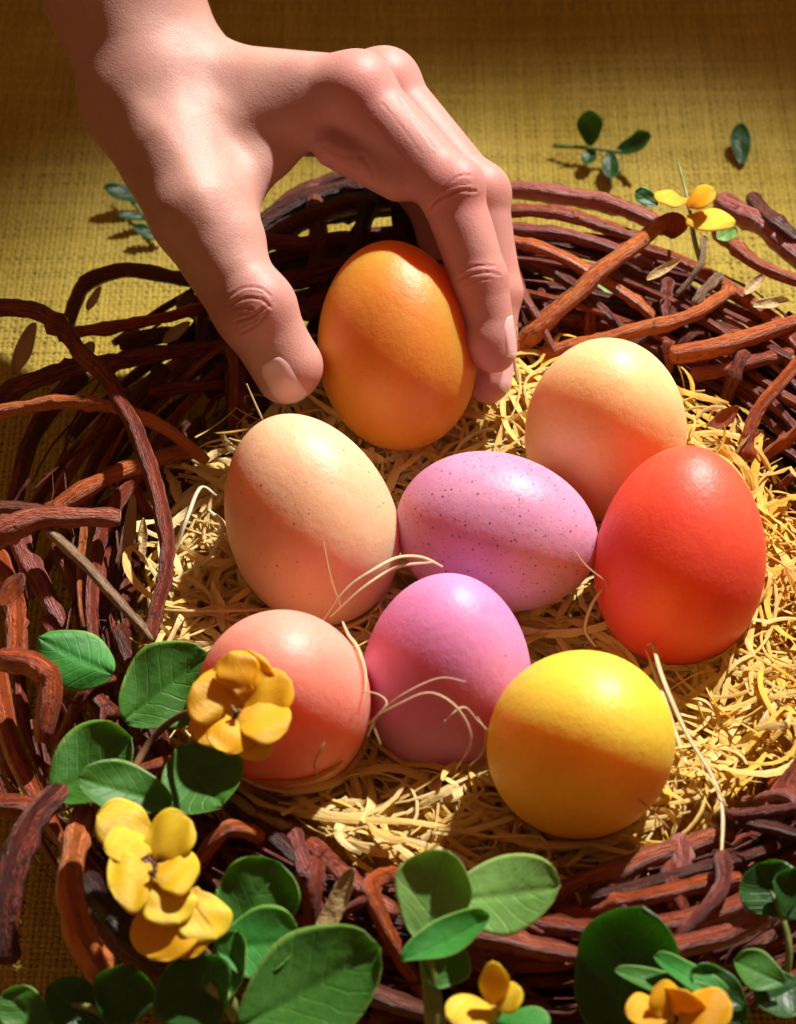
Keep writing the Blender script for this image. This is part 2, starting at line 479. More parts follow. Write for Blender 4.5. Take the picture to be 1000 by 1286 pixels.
strand('straw strand slanting across the lower end of the beige egg', [(404, 782, 6.0), (435, 740, 6.6), (470, 715, 6.9), (500, 700, 6.6), (530, 700, 6.2), (556, 712, 5.9)], .11)
strand('second straw strand lying under the slanting one between beige and purple eggs', [(415, 775, 5.8), (460, 735, 6.4), (500, 712, 6.3), (545, 706, 6.2)], .09)
strand('fine straw hair standing up in front of the beige egg', [(428, 762, 6.2), (415, 725, 6.9), (406, 680, 7.5)], .06, (.9, .62, .36))
strand('straw strand hanging between the salmon and lilac eggs', [(430, 780, 6.0), (447, 820, 6.3), (455, 850, 6.2), (450, 880, 6.0)], .12)
strand('short straw hair at the right end of the speckled purple egg', [(722, 692, 6.4), (738, 712, 6.0), (768, 735, 5.4)], .07, (.85, .58, .42))
strand('orange yellow straw strand under the salmon egg beside the blossom', [(310, 985, 4.6), (345, 976, 4.8), (380, 968, 4.8), (420, 945, 4.9)], .17, (.90, .50, .08))
strand('pale straw strand poking out of the nest left of the orange egg', [(330, 527, 6.2), (320, 505, 6.8), (310, 482, 7.4)], .09)
strand('short straw hair in front of the yellow egg', [(840, 1040, 4.4), (805, 1005, 5.4), (780, 982, 6.2)], .06, (.85, .6, .35))
strand('thin straw hair dangling down the right front of the lilac egg', [(600, 900, 6.4), (612, 925, 5.9), (604, 948, 5.4), (590, 962, 5.0)], .06, (.92, .78, .5))
strand('curled straw hair between the salmon egg and the lilac egg', [(455, 868, 6.4), (475, 872, 6.6), (486, 884, 6.6), (470, 905, 6.4), (462, 925, 6.0)], .07, (.92, .78, .5))
strand('forked straw hair standing in front of the salmon egg', [(398, 972, 4.8), (392, 950, 5.4), (404, 928, 5.9)], .08, (.95, .82, .5))
strand('straw strand curling over the red egg foot', [(756, 740, 5.2), (742, 762, 4.9), (735, 790, 4.4), (748, 812, 4.2)], .10, (.94, .78, .45))
strand('pale wood wool curl on the rim left of the beige egg', [(222, 690, 4.8), (235, 650, 5.2), (252, 612, 5.0), (272, 622, 4.6)], .14, (.97, .9, .7))
strand('bent wood wool strip leaning on the inner left rim', [(232, 720, 4.6), (262, 700, 5.0), (280, 662, 4.9), (262, 640, 4.6)], .13, (.97, .9, .7))
strand('straw strand standing beside the fingertips', [(650, 480, 5.4), (646, 445, 6.1), (650, 410, 6.8)], .10)

# ------------------------------------------------------------------ twig nest
nest = empty('twig_nest', NC, 'round nest of woven red brown vine twigs on the burlap cloth', 'nest')
nest.location = Vector((NC[0] * U, NC[1] * U, 0))
def nest_part(o):
    o.parent = nest; o.matrix_parent_inverse.identity()
    o.matrix_parent_inverse = nest.matrix_basis.inverted()
    return o
def twig(pts, r, mat=0, n=None, wob=.026, taper=.25, sides=9):
    p = np.array([P(*q) for q in pts]) if len(pts[0]) == 3 and not isinstance(pts, np.ndarray) else np.asarray(pts)
    L = np.linalg.norm(np.diff(p, axis=0), axis=1).sum()
    n = n or int(max(16, min(70, L * 5)))
    path = spline(p, n)
    k = rng.normal(0, 1, (n, 3)); 
    for _ in range(3): k = (k + np.roll(k, 1, 0) + np.roll(k, -1, 0)) / 2.4
    path = path + wob * k
    rad = r * (1 - taper * np.linspace(0, 1, n)) * (1 + .10 * np.convolve(rng.normal(size=n + 2), [.3, .4, .3], 'valid'))
    for _ in range(max(1, int(L / 4))):                       # knots
        j = random.randrange(n); rad[j] *= random.uniform(1.12, 1.35)
    rad[0] *= .8; rad[-1] *= .72
    o = tube('twig', path, rad, [TW[mat], WOOD_END], sides=sides, rough=.09)
    return nest_part(o)

# woven wreath
def ring_twig(a0, span, rho, psi, r, mat, drift=.9):
    n = max(12, int(span * 16))
    a = a0 + np.linspace(0, span, n)
    ps = psi + np.linspace(0, random.uniform(-1, 1) * drift * span, n)
    rh = rho * (1 + .25 * np.sin(np.linspace(0, random.uniform(1, 5), n) + random.uniform(0, 6)))
    back = np.clip(np.sin(a), 0, 1)
    R0 = RI + 2.25 + 1.1 * back
    dr, dz = rh * np.cos(ps) * (1 + .35 * back), rh * np.sin(ps) * .95
    rr = R0 + dr + .12 * np.sin(a * random.uniform(3, 9))
    z = np.maximum(2.25 + .35 * back + dz, .25)
    path = np.stack([NC[0] + rr * np.cos(a), NC[1] + rr * np.sin(a), z], 1)
    k = rng.normal(0, .032, (n, 3)); k = (k + np.roll(k, 1, 0) + np.roll(k, -1, 0)) / 2.2; path += k
    rad = r * (1 - .35 * np.linspace(0, 1, n)) * (1 + .08 * rng.normal(size=n))
    o = tube('twig', path, rad, [TW[mat], WOOD_END], sides=8, rough=.07)
    nest_part(o)
for k in range(150):
    a0 = random.uniform(0, 2 * math.pi)
    deg = math.degrees(a0) % 360
    span = random.uniform(.5, 1.7)
    mid = (deg + math.degrees(span) / 2) % 360
    if 120 < mid < 215 and random.random() < .55: continue     # the left back of the wreath is thin, cloth shows through
    rho = 2.1 * math.sqrt(random.uniform(.1, 1))
    ring_twig(a0, span, rho, random.uniform(-.4, 3.6), random.choice((.12, .15, .18, .22, .28)),
              random.choices((0, 1, 2, 3, 4), (10, 2, 5, 4, .6))[0])
for k in range(26):                                           # extra thin twigs running along the right back
    ring_twig(math.radians(random.uniform(8, 70)), random.uniform(.4, 1.0), random.uniform(1.2, 2.1), random.uniform(.2, 2.6), random.choice((.10, .13, .17)), random.choices((0, 1, 3), (5, 2, 4))[0], .4)
# dense low inner layer so the rim is dark inside
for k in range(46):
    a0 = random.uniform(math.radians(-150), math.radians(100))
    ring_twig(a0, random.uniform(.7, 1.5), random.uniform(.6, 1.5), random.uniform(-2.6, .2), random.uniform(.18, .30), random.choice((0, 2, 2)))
# short twigs crossing the wreath
for k in range(34):
    a = random.uniform(0, 2 * math.pi)
    if 100 < math.degrees(a) < 215 and random.random() < .5: continue
    p = []
    for q, (rr, z) in enumerate(((RI + random.uniform(-.2, .6), random.uniform(2.4, 3.6)), (RI + 2.0, random.uniform(4.2, 5.0)), (RI + random.uniform(3.4, 4.4), random.uniform(1.2, 2.6)))):
        b = a + q * random.uniform(-.14, .14)
        p.append([NC[0] + rr * math.cos(b), NC[1] + rr * math.sin(b), z])
    twig(np.array(p), random.uniform(.11, .24), random.choices((0, 1, 2, 3, 4), (6, 3, 3, 3, 1))[0])

# the twigs that can be told apart in the picture: (px, py, height)
HERO = [
    ([(-20, 384, 5.0), (55, 396, 5.6), (100, 440, 5.9), (146, 492, 6.0), (178, 562, 5.9), (205, 650, 5.6), (206, 720, 5.3), (188, 805, 4.8)], .26, 0),
    ([(-20, 524, 5.0), (60, 505, 5.6), (130, 508, 5.8), (195, 530, 5.6), (262, 580, 4.6)], .22, 1),
    ([(-20, 508, 4.3), (70, 466, 4.8), (140, 452, 5.0), (250, 440, 4.6), (335, 425, 4.2)], .25, 0),
    ([(75, 422, 4.2), (150, 408, 4.9), (230, 392, 4.7), (310, 372, 4.0)], .20, 1),
    ([(82, 410, 2.6), (105, 360, 3.4), (160, 338, 3.8), (230, 350, 3.8), (310, 376, 3.4)], .27, 2),
    ([(140, 500, 3.8), (210, 490, 4.0), (340, 474, 3.6)], .20, 0),
    ([(150, 430, 3.4), (230, 418, 3.6), (340, 400, 3.2)], .30, 2),
    ([(60, 648, 4.4), (130, 602, 4.8), (200, 575, 4.6), (250, 566, 4.0)], .26, 1),
    ([(90, 668, 3.8), (160, 620, 4.0), (235, 592, 3.6)], .22, 0),
    ([(-20, 682, 4.8), (50, 652, 5.2), (152, 652, 5.2)], .36, 0),
    ([(-15, 640, 4.9), (40, 640, 5.2), (95, 655, 5.0)], .22, 2),
    ([(62, 665, 5.0), (115, 718, 5.3), (160, 768, 5.2), (192, 805, 4.8)], .15, 4),
    ([(22, 668, 3.4), (45, 720, 3.6), (85, 790, 3.4)], .32, 3),
    ([(75, 688, 3.0), (100, 745, 3.2), (110, 800, 3.0)], .30, 0),
    ([(135, 690, 3.0), (128, 760, 3.0), (140, 820, 2.8)], .34, 0),
    ([(172, 690, 3.0), (160, 760, 3.0), (165, 830, 2.8)], .26, 0),
    ([(-10, 690, 3.6), (20, 760, 3.8), (20, 830, 3.6)], .34, 1),
    ([(0, 828, 5.2), (45, 836, 5.4), (66, 862, 5.3), (52, 932, 4.6)], .36, 1),
    ([(60, 780, 3.8), (110, 860, 4.0), (145, 905, 3.8)], .26, 0),
    ([(150, 790, 4.0), (190, 900, 4.2), (215, 975, 4.0), (265, 1060, 3.6)], .26, 0),
    ([(2, 1210, 3.6), (12, 1110, 4.6), (46, 1030, 5.0), (92, 980, 4.6)], .38, 0),
    ([(132, 1228, 3.8), (98, 1160, 4.6), (90, 1092, 4.8), (108, 1015, 4.4)], .36, 1),
    ([(112, 1108, 4.0), (150, 1158, 4.2), (215, 1215, 3.8)], .34, 2),
    ([(-20, 1008, 4.2), (20, 1012, 4.4), (60, 1018, 4.2)], .30, 1),
    ([(180, 930, 3.6), (195, 965, 4.0), (230, 1010, 4.0)], .24, 0),
    ([(360, 1028, 3.6), (380, 1085, 4.2), (405, 1150, 3.8)], .30, 3),
    ([(392, 1062, 4.0), (440, 1108, 4.5), (500, 1148, 4.3)], .30, 0),
    ([(252, 985, 4.0), (300, 1005, 4.4), (330, 1030, 4.4), (375, 1040, 4.0)], .14, 4),
    # right back
    ([(632, 452, 3.6), (690, 400, 4.6), (762, 334, 5.4), (838, 276, 5.6)], .29, 1),
    ([(680, 446, 3.8), (770, 424, 4.6), (865, 396, 5.0), (920, 364, 4.8)], .28, 1),
    ([(842, 448, 4.2), (915, 432, 4.8), (1020, 398, 5.0)], .30, 1),
    ([(940, 580, 4.0), (952, 520, 4.8), (1020, 440, 5.4)], .22, 1),
    ([(640, 325, 5.0), (668, 385, 4.8), (706, 460, 3.8)], .15, 3),
    ([(838, 350, 4.8), (836, 402, 4.6)], .20, 0),
    ([(838, 428, 4.6), (842, 470, 3.8)], .14, 3),
    ([(884, 300, 5.8), (878, 335, 5.6), (848, 374, 5.0)], .10, 4),
    ([(905, 345, 5.2), (870, 382, 5.2)], .16, 4),
    ([(620, 236, 4.4), (720, 246, 4.8), (790, 262, 4.8), (840, 290, 4.6)], .32, 3),
    ([(615, 262, 4.4), (700, 268, 4.9), (800, 300, 4.7)], .27, 0),
    ([(625, 288, 4.4), (720, 296, 4.9), (820, 332, 4.6)], .24, 3),
    ([(630, 300, 4.8), (700, 320, 5.0), (790, 372, 4.6), (840, 420, 4.0)], .22, 1),
    ([(640, 320, 4.4), (710, 352, 4.6), (790, 420, 4.2)], .22, 0),
    ([(905, 254, 4.8), (955, 282, 5.1), (1020, 336, 5.0)], .38, 3),
    ([(944, 248, 5.0), (975, 280, 5.4), (1020, 312, 5.2)], .24, 2),
    ([(900, 290, 4.8), (950, 330, 5.0), (1020, 362, 4.9)], .24, 0),
    ([(870, 470, 4.0), (930, 460, 4.4), (1020, 436, 4.6)], .24, 0),
    # behind the hand, mostly dark bark that paints in the hand's shadow
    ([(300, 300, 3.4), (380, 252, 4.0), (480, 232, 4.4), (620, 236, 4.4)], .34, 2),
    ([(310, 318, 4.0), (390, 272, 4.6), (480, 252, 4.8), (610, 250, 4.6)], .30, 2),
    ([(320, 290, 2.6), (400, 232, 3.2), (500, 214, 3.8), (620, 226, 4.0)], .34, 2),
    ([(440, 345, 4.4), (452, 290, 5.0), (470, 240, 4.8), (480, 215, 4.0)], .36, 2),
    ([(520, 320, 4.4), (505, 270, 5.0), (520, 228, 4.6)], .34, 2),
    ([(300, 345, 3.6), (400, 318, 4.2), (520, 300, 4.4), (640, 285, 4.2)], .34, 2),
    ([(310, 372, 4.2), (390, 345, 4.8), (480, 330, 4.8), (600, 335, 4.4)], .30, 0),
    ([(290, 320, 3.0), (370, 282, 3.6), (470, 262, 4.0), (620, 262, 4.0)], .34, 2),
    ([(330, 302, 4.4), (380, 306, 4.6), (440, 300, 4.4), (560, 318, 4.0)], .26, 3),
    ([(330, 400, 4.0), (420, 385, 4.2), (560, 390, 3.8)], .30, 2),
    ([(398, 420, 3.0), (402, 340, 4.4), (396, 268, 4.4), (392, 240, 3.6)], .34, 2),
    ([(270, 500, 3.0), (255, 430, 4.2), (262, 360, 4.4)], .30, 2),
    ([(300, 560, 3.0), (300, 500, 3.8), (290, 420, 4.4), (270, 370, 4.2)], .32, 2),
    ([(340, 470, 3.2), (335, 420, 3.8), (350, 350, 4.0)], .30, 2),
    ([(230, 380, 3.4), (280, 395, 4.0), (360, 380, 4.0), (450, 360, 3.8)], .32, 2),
    # front
    ([(690, 1132, 4.0), (760, 1100, 4.5), (850, 1066, 4.4), (920, 1048, 4.0)], .30, 0),
    ([(700, 1150, 4.2), (800, 1128, 4.6), (930, 1100, 4.4)], .26, 1),
    ([(858, 1055, 4.4), (848, 1140, 4.4)], .26, 3),
    ([(908, 1075, 4.9), (905, 1112, 5.0), (880, 1150, 4.9), (842, 1190, 4.4)], .22, 3),
    ([(905, 1022, 4.4), (1020, 1052, 4.8)], .20, 2),
    ([(915, 1024, 4.6), (1020, 1012, 4.9)], .18, 3),
    ([(520, 1160, 4.2), (620, 1178, 4.6), (760, 1206, 4.4)], .30, 0),
    ([(640, 1150, 4.4), (740, 1166, 4.8), (850, 1160, 4.6), (960, 1120, 4.4)], .28, 0),
    ([(700, 1190, 4.2), (800, 1200, 4.6), (920, 1170, 4.6), (1020, 1120, 4.4)], .30, 0),
    ([(970, 1030, 4.2), (985, 990, 4.2), (1020, 940, 4.4)], .28, 0),
]
for pts, r, mt in HERO:
    twig(pts, r, mt)
# thin peeling bark fibres between the twigs, too many to count
FV, FF, FU, fb = [], [], [], 0
for k in range(520):
    a0 = random.uniform(0, 2 * math.pi); span = random.uniform(.08, .45)
    if 110 < math.degrees(a0) < 200 and random.random() < .6: continue
    n = 8; a = a0 + np.linspace(0, span, n)
    rho = random.uniform(1.0, 2.35); psi = random.uniform(-.2, 3.4) + np.linspace(0, random.uniform(-.8, .8), n)
    bk = np.clip(np.sin(a), 0, 1); rr = RI + 2.25 + 1.1 * bk + rho * np.cos(psi) * (1 + .35 * bk); z = np.maximum(2.35 + rho * np.sin(psi), .3)
    path = np.stack([NC[0] + rr * np.cos(a), NC[1] + rr * np.sin(a), z], 1) + rng.normal(0, .06, (n, 3))
    v_, f_, u_2 = tube_data(path, random.uniform(.035, .09) * (1 - .5 * np.linspace(0, 1, n)), 5, .15, random.uniform(.3, 1))
    FV.append(v_); FF += [tuple(i + fb for i in q) for q in f_]; FU.append(u_2 + random.uniform(0, 50)); fb += len(v_)
fib = nest_part(mesh('bark_fibres', np.vstack(FV), FF, TW[0], uv=np.vstack(FU))); fib['kind'] = 'stuff'

# ------------------------------------------------------------------ leaves, petals and sprigs
def leaf_mat(name, c1, c2, rim, gloss=.52):
    m = MT(name); v = m.coord()
    uv = m.coord('UV')
    sep = m.n('ShaderNodeSeparateXYZ'); m.l(uv, sep.inputs[0])
    c = m.mix(m.ramp(m.noise(v, 90, 3), [(0.3, (0, 0, 0)), (0.7, (1, 1, 1))]), c1, c2)
    c = m.mix(m.math('MULTIPLY', m.noise(v, 600, 3), .25), c, (c1[0] * .4, c1[1] * .5, c1[2] * .4, 1))
    edge = m.ramp(m.math('ABSOLUTE', sep.outputs[1]), [(.90, (0, 0, 0)), (.99, (1, 1, 1))])
    c = m.mix(m.math('MULTIPLY', edge, .65), c, rim)
    ribf = m.ramp(m.math('ABSOLUTE', sep.outputs[1]), [(.0, (1, 1, 1)), (.05, (0, 0, 0))])
    c = m.mix(m.math('MULTIPLY', ribf, .45), c, (c2[0] * 1.3, c2[1] * 1.25, c2[2] * 1.1, 1))
    av = m.math('ABSOLUTE', sep.outputs[1])
    ph = m.math('ADD', m.math('MULTIPLY', sep.outputs[0], 42.0), m.math('MULTIPLY', av, -13.0))
    ph = m.math('ADD', ph, m.math('MULTIPLY', m.noise(v, 120, 2), 5.0))
    vein = m.ramp(m.math('SINE', ph), [(.86, (0, 0, 0)), (1.0, (1, 1, 1))])
    c = m.mix(m.math('MULTIPLY', vein, .22), c, (c2[0] * 1.6, c2[1] * 1.35, c2[2] * 1.4, 1))
    c = m.mix(m.math('MULTIPLY', m.ramp(m.noise(v, 700, 5, .7), [(.60, (0, 0, 0)), (.70, (1, 1, 1))]), .30), c, (.16, .13, .03, 1))
    m.base(c)
    m.normal(m.bump(m.math('ADD', m.noise(v, 350, 4), m.math('MULTIPLY', vein, -.35)), .0007, .45))
    m.set(Roughness=gloss, Specular_IOR_Level=.32, Subsurface_Weight=.12, Subsurface_Scale=.003)
    m.b.inputs['Subsurface Radius'].default_value = (.4, 1, .2)
    return m.m
GREEN = leaf_mat('leaf_mid_green', (.032, .135, .014, 1), (.058, .19, .020, 1), (.22, .34, .06, 1))
BRIGHT = leaf_mat('leaf_fresh_green', (.028, .19, .028, 1), (.05, .26, .035, 1), (.25, .40, .08, 1))
LIGHT = leaf_mat('leaf_pale_green', (.13, .30, .06, 1), (.20, .38, .09, 1), (.36, .48, .14, 1))
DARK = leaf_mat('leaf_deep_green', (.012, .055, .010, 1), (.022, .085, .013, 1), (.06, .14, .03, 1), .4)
def petal_mat(name, c1, c2):
    m = MT(name); v = m.coord()
    uv = m.coord('UV'); sep = m.n('ShaderNodeSeparateXYZ'); m.l(uv, sep.inputs[0])
    c = m.mix(m.ramp(sep.outputs[0], [(.0, (0, 0, 0)), (.5, (1, 1, 1))]), (c1[0] * .85, c1[1] * .6, c1[2] * .5, 1), c1)
    c = m.mix(m.ramp(m.noise(v, 120, 3), [(.35, (0, 0, 0)), (.7, (1, 1, 1))]), c, c2)
    vein = m.noise(m.coord('UV', (.6, 9, 1)), 3, 3)
    c = m.mix(m.math('MULTIPLY', vein, .16), c, (.45, .14, .0, 1))
    m.base(c); m.normal(m.bump(vein, .0006, .5))
    m.set(Roughness=.42, Specular_IOR_Level=.35, Subsurface_Weight=.35, Subsurface_Scale=.004)
    m.b.inputs['Subsurface Radius'].default_value = (1, .5, .1)
    return m.m
PET_O = petal_mat('petal_orange', (.90, .40, .010, 1), (.94, .48, .018, 1))
PET_Y = petal_mat('petal_yellow', (.82, .50, .015, 1), (.88, .58, .03, 1))
m = MT('sprig_stem'); m.base(m.ramp(m.noise(m.coord(), 200, 3), [(.3, (.10, .16, .03)), (.7, (.24, .28, .08))])); m.set(Roughness=.5); STEM = m.m
m = MT('stem_brown'); m.base(m.ramp(m.noise(m.coord(), 200, 3), [(.3, (.08, .035, .015)), (.7, (.22, .11, .05))])); m.set(Roughness=.7); STEMB = m.m
m = MT('flower_eye'); m.base(m.ramp(m.noise(m.coord(), 500, 3), [(.3, (.05, .03, .01)), (.7, (.35, .20, .06))])); m.set(Roughness=.8); EYE = m.m

def blade(name, base, tip, width, nrm, mat, parent, cup=.12, bend=.05, thick=.06, blunt=.62, rib=.03, notch=0.0, nu=26, nv=19, basew=.10):
    """a leaf or petal with thickness from base to tip"""
    base, tip = np.asarray(base, float), np.asarray(tip, float)
    ax = tip - base; L = np.linalg.norm(ax); a = ax / L
    n = unit(nrm - a * (np.asarray(nrm) @ a)); s = np.cross(a, n)
    u = np.linspace(0, 1, nu); v = np.linspace(-1, 1, nv)
    prof = np.sin(np.pi * np.clip(u, 0, 1) ** (.62 + blunt)) ** .52
    prof = np.maximum(prof / prof.max(), basew * (u < .3) + .02)
    wig = 1 + .05 * np.sin(u * 9 + random.uniform(0, 6))
    W = (width / 2 * prof * wig)[:, None] * v[None]
    asym = .10 * random.uniform(-1, 1)
    H = cup * width * (v[None] ** 2) * prof[:, None] ** .5 + bend * L * np.sin(np.pi * u)[:, None] * -1.0 + asym * width * .3 * v[None]
    H = H - rib * width * np.exp(-(v[None] / .10) ** 2) + .022 * width * np.sin(u[:, None] * random.uniform(7, 12) + random.uniform(2, 4) * v[None] + random.uniform(0, 6)) * (.4 + np.abs(v[None]))
    along = u[:, None] * L - notch * L * np.exp(-(v[None] / .25) ** 2) * (u[:, None] ** 6)
    top = base + along[..., None] * a + W[..., None] * s + H[..., None] * n
    th = thick * np.sqrt(np.clip(1 - v[None] ** 2 * .8, 0, 1)) * (.35 + .65 * np.sin(np.pi * np.clip(u, .08, .92))[:, None])
    bot = top - th[..., None] * n
    V = np.vstack([top.reshape(-1, 3), bot.reshape(-1, 3)])
    F = []; N = nu * nv; g = lambda i, j: i * nv + j
    for i in range(nu - 1):
        for j in range(nv - 1):
            F.append((g(i, j), g(i, j + 1), g(i + 1, j + 1), g(i + 1, j)))
            F.append((N + g(i, j), N + g(i + 1, j), N + g(i + 1, j + 1), N + g(i, j + 1)))
    loop = [g(0, j) for j in range(nv)] + [g(i, nv - 1) for i in range(1, nu)] + [g(nu - 1, j) for j in range(nv - 2, -1, -1)] + [g(i, 0) for i in range(nu - 2, 0, -1)]
    for k in range(len(loop)):
        p, q = loop[k], loop[(k + 1) % len(loop)]
        F.append((p, p + N, q + N, q))
    uv = np.stack(np.broadcast_arrays(u[:, None], v[None]), -1).reshape(-1, 2)
    return mesh(name, V, F, mat, parent, uv=np.vstack([uv, uv]))

def cn(x, y, z):      # direction given as right / up / towards viewer
    return unit(x * RIGHT + y * UP + z * BACK)

def leaf(parent, b, t, wpx, n, mat, **kw):
    B, T = P(*b), P(*t)
    return blade('leaf', B, T, wpx / 47.6, cn(*n), mat, parent, **kw)
def petal(parent, b, t, wpx, n, mat, **kw):
    B, T = P(*b), P(*t); wpx *= 1.08
    k = dict(cup=-.04, bend=-.05, thick=.09, blunt=.66, rib=.0, nu=20, nv=15, basew=.42); k.update(kw)
    return blade('petal', B, T, wpx / 47.6, cn(n[0], n[1] + .35, n[2]), mat, parent, **k)
def stem(parent, pts, r, mat=None, name='stem'):
    p = spline([P(*q) for q in pts], 14)
    return tube(name, p, np.linspace(r, r * .7, 14), mat or STEM, parent, sides=8, rough=.05)
def eye(parent, c, r=.12):
    C = P(*c)
    V, F, k = [], [], 0
    for _ in range(9):
        d = unit(rng.normal(size=3) * .55 + BACK)
        v, f, _uv = tube_data(np.array([C, C + d * r, C + d * r * 1.7]), [r * .22, r * .26, r * .34], 6)
        V.append(v); F += [tuple(i + k for i in q) for q in f]; k += len(v)
    return mesh('stamen', np.vstack(V), F, EYE, parent)

# sprig on the left rim: five leaves and an orange blossom against the salmon egg
s = empty('flower_sprig', None, 'leafy sprig on the left rim with an orange blossom against the salmon egg', 'flower sprig', 'flower sprigs on the nest rim')
stem(s, [(150, 1000, 4.6), (190, 930, 5.0), (235, 895, 6.0), (294, 893, 7.6)], .10, STEMB)
leaf(s, (142, 846, 5.4), (48, 800, 5.7), 72, (-.1, .55, .8), BRIGHT, blunt=.35, cup=-.10)
leaf(s, (155, 905, 5.2), (262, 820, 6.0), 100, (.05, .35, .9), GREEN, blunt=.5, cup=.06)
leaf(s, (66, 998, 5.0), (165, 925, 5.9), 104, (-.35, .45, .8), GREEN, blunt=.5, cup=.08)
leaf(s, (216, 1008, 6.1), (98, 976, 6.9), 62, (.1, .5, .8), GREEN, blunt=.55, cup=.12)
leaf(s, (222, 940, 5.3), (280, 1012, 5.5), 96, (.15, .25, .95), GREEN, blunt=.62, cup=.10)
F1 = (297, 893)
petal(s, (297, 893, 7.8), (243, 858, 8.2), 66, (-.25, .25, .9), PET_O)
petal(s, (300, 888, 7.8), (312, 816, 8.6), 62, (0, -.1, .95), PET_O)
petal(s, (303, 890, 7.8), (366, 855, 8.3), 56, (.35, .2, .9), PET_O)
petal(s, (300, 897, 7.9), (362, 915, 8.1), 54, (.2, .35, .9), PET_O)
petal(s, (297, 899, 7.9), (285, 946, 7.8), 48, (-.05, .3, .95), PET_O)
petal(s, (303, 902, 7.7), (330, 954, 7.7), 40, (.1, .4, .9), PET_Y)
petal(s, (290, 898, 7.6), (242, 925, 7.5), 50, (-.3, .2, .9), PET_O)
petal(s, (308, 870, 8.2), (290, 818, 8.7), 44, (-.2, .1, .95), PET_O)
eye(s, (298, 894, 8.0))

# double yellow blossom
s = empty('flower_sprig', None, 'yellow double blossom cluster hanging below the round left leaves', 'flower sprig', 'flower sprigs on the nest rim')
stem(s, [(150, 1005, 5.0), (180, 1080, 5.4), (220, 1150, 5.4), (290, 1230, 4.2)], .11, STEMB)
petal(s, (190, 1050, 6.2), (122, 1022, 6.6), 56, (-.25, .35, .85), PET_Y)
petal(s, (192, 1062, 6.4), (130, 1062, 6.7), 46, (-.15, .5, .85), PET_Y)
petal(s, (186, 1070, 6.4), (240, 1030, 6.9), 58, (.1, .45, .85), PET_Y)
petal(s, (194, 1098, 6.5), (136, 1112, 6.6), 66, (-.25, .15, .95), PET_Y)
petal(s, (194, 1096, 6.5), (250, 1096, 6.7), 54, (.25, .45, .85), PET_Y)
petal(s, (196, 1104, 6.4), (225, 1160, 6.3), 52, (.05, .4, .9), PET_Y)
petal(s, (228, 1125, 6.1), (190, 1205, 5.8), 72, (-.2, .2, .95), PET_O)
petal(s, (234, 1120, 6.2), (272, 1180, 5.9), 58, (.35, .1, .9), PET_Y)
petal(s, (238, 1130, 6.2), (232, 1205, 5.7), 50, (0, .15, .95), PET_O)
eye(s, (193, 1099, 6.6), .10)

# bottom left-centre round leaves
s = empty('leafy_sprig', None, 'cluster of round glossy green leaves below the yellow double blossom', 'leafy sprig', 'leafy sprigs around the nest')
stem(s, [(300, 1275, 4.6), (285, 1255, 5.0), (262, 1235, 5.2)], .22)
leaf(s, (290, 1185, 4.8), (350, 1082, 5.8), 92, (.2, .35, .9), GREEN, blunt=.62, cup=.08)
leaf(s, (275, 1190, 5.2), (376, 1180, 5.8), 84, (-.1, .55, .8), BRIGHT, blunt=.62, cup=.12)
leaf(s, (300, 1290, 5.2), (478, 1190, 6.4), 120, (-.15, .45, .85), GREEN, blunt=.62, cup=.10)
leaf(s, (280, 1265, 5.0), (296, 1168, 5.6), 50, (-.55, .1, .8), GREEN, blunt=.6, cup=.2)
leaf(s, (270, 1290, 4.8), (225, 1205, 5.4), 96, (-.35, .1, .9), DARK, blunt=.6)

s = empty('leafy_sprig', None, 'dark shaded leaves in front of the left rim beside the red curved twig', 'leafy sprig', 'leafy sprigs around the nest')
stem(s, [(150, 1290, 3.4), (120, 1268, 3.8), (90, 1262, 3.8)], .12)
leaf(s, (140, 1292, 3.6), (168, 1212, 4.6), 66, (.1, .1, .95), DARK)  # shade of this front left corner is put into the deep green
leaf(s, (130, 1290, 3.6), (60, 1238, 4.2), 56, (-.1, .5, .8), DARK, notch=.15)
leaf(s, (60, 1300, 3.6), (5, 1246, 4.0), 50, (-.2, .5, .8), GREEN)

# bottom centre upright sprig
s = empty('leafy_sprig', None, 'upright pale green sprig with three cupped leaves at the front rim', 'leafy sprig', 'leafy sprigs around the nest')
stem(s, [(548, 1300, 4.2), (542, 1240, 5.0), (534, 1190, 5.8)], .26)
leaf(s, (528, 1182, 6.0), (562, 1068, 7.2), 84, (-.35, .2, .9), LIGHT, blunt=.62, cup=.16)
leaf(s, (560, 1130, 6.0), (704, 1112, 7.0), 92, (.1, .55, .8), LIGHT, blunt=.62, cup=.04)
leaf(s, (504, 1206, 6.4), (616, 1150, 6.9), 46, (.1, .75, .6), BRIGHT, blunt=.55, cup=.2)
leaf(s, (545, 1240, 5.2), (572, 1182, 5.8), 56, (.3, .1, .9), GREEN, blunt=.6)
s = empty('flower_sprig', None, 'small yellow three petalled blossom beside the upright pale sprig', 'flower sprig', 'flower sprigs on the nest rim')
stem(s, [(600, 1310, 4.6), (615, 1290, 5.2), (622, 1262, 5.8)], .10)
petal(s, (622, 1262, 6.0), (620, 1208, 7.0), 28, (0, .1, .95), PET_Y, blunt=.3)
petal(s, (622, 1262, 6.0), (656, 1246, 6.4), 32, (.2, .5, .8), PET_Y, blunt=.5)
petal(s, (624, 1268, 5.8), (560, 1275, 6.2), 44, (-.1, .6, .8), PET_Y)
petal(s, (625, 1280, 5.6), (690, 1288, 6.0), 40, (.2, .5, .8), BRIGHT)

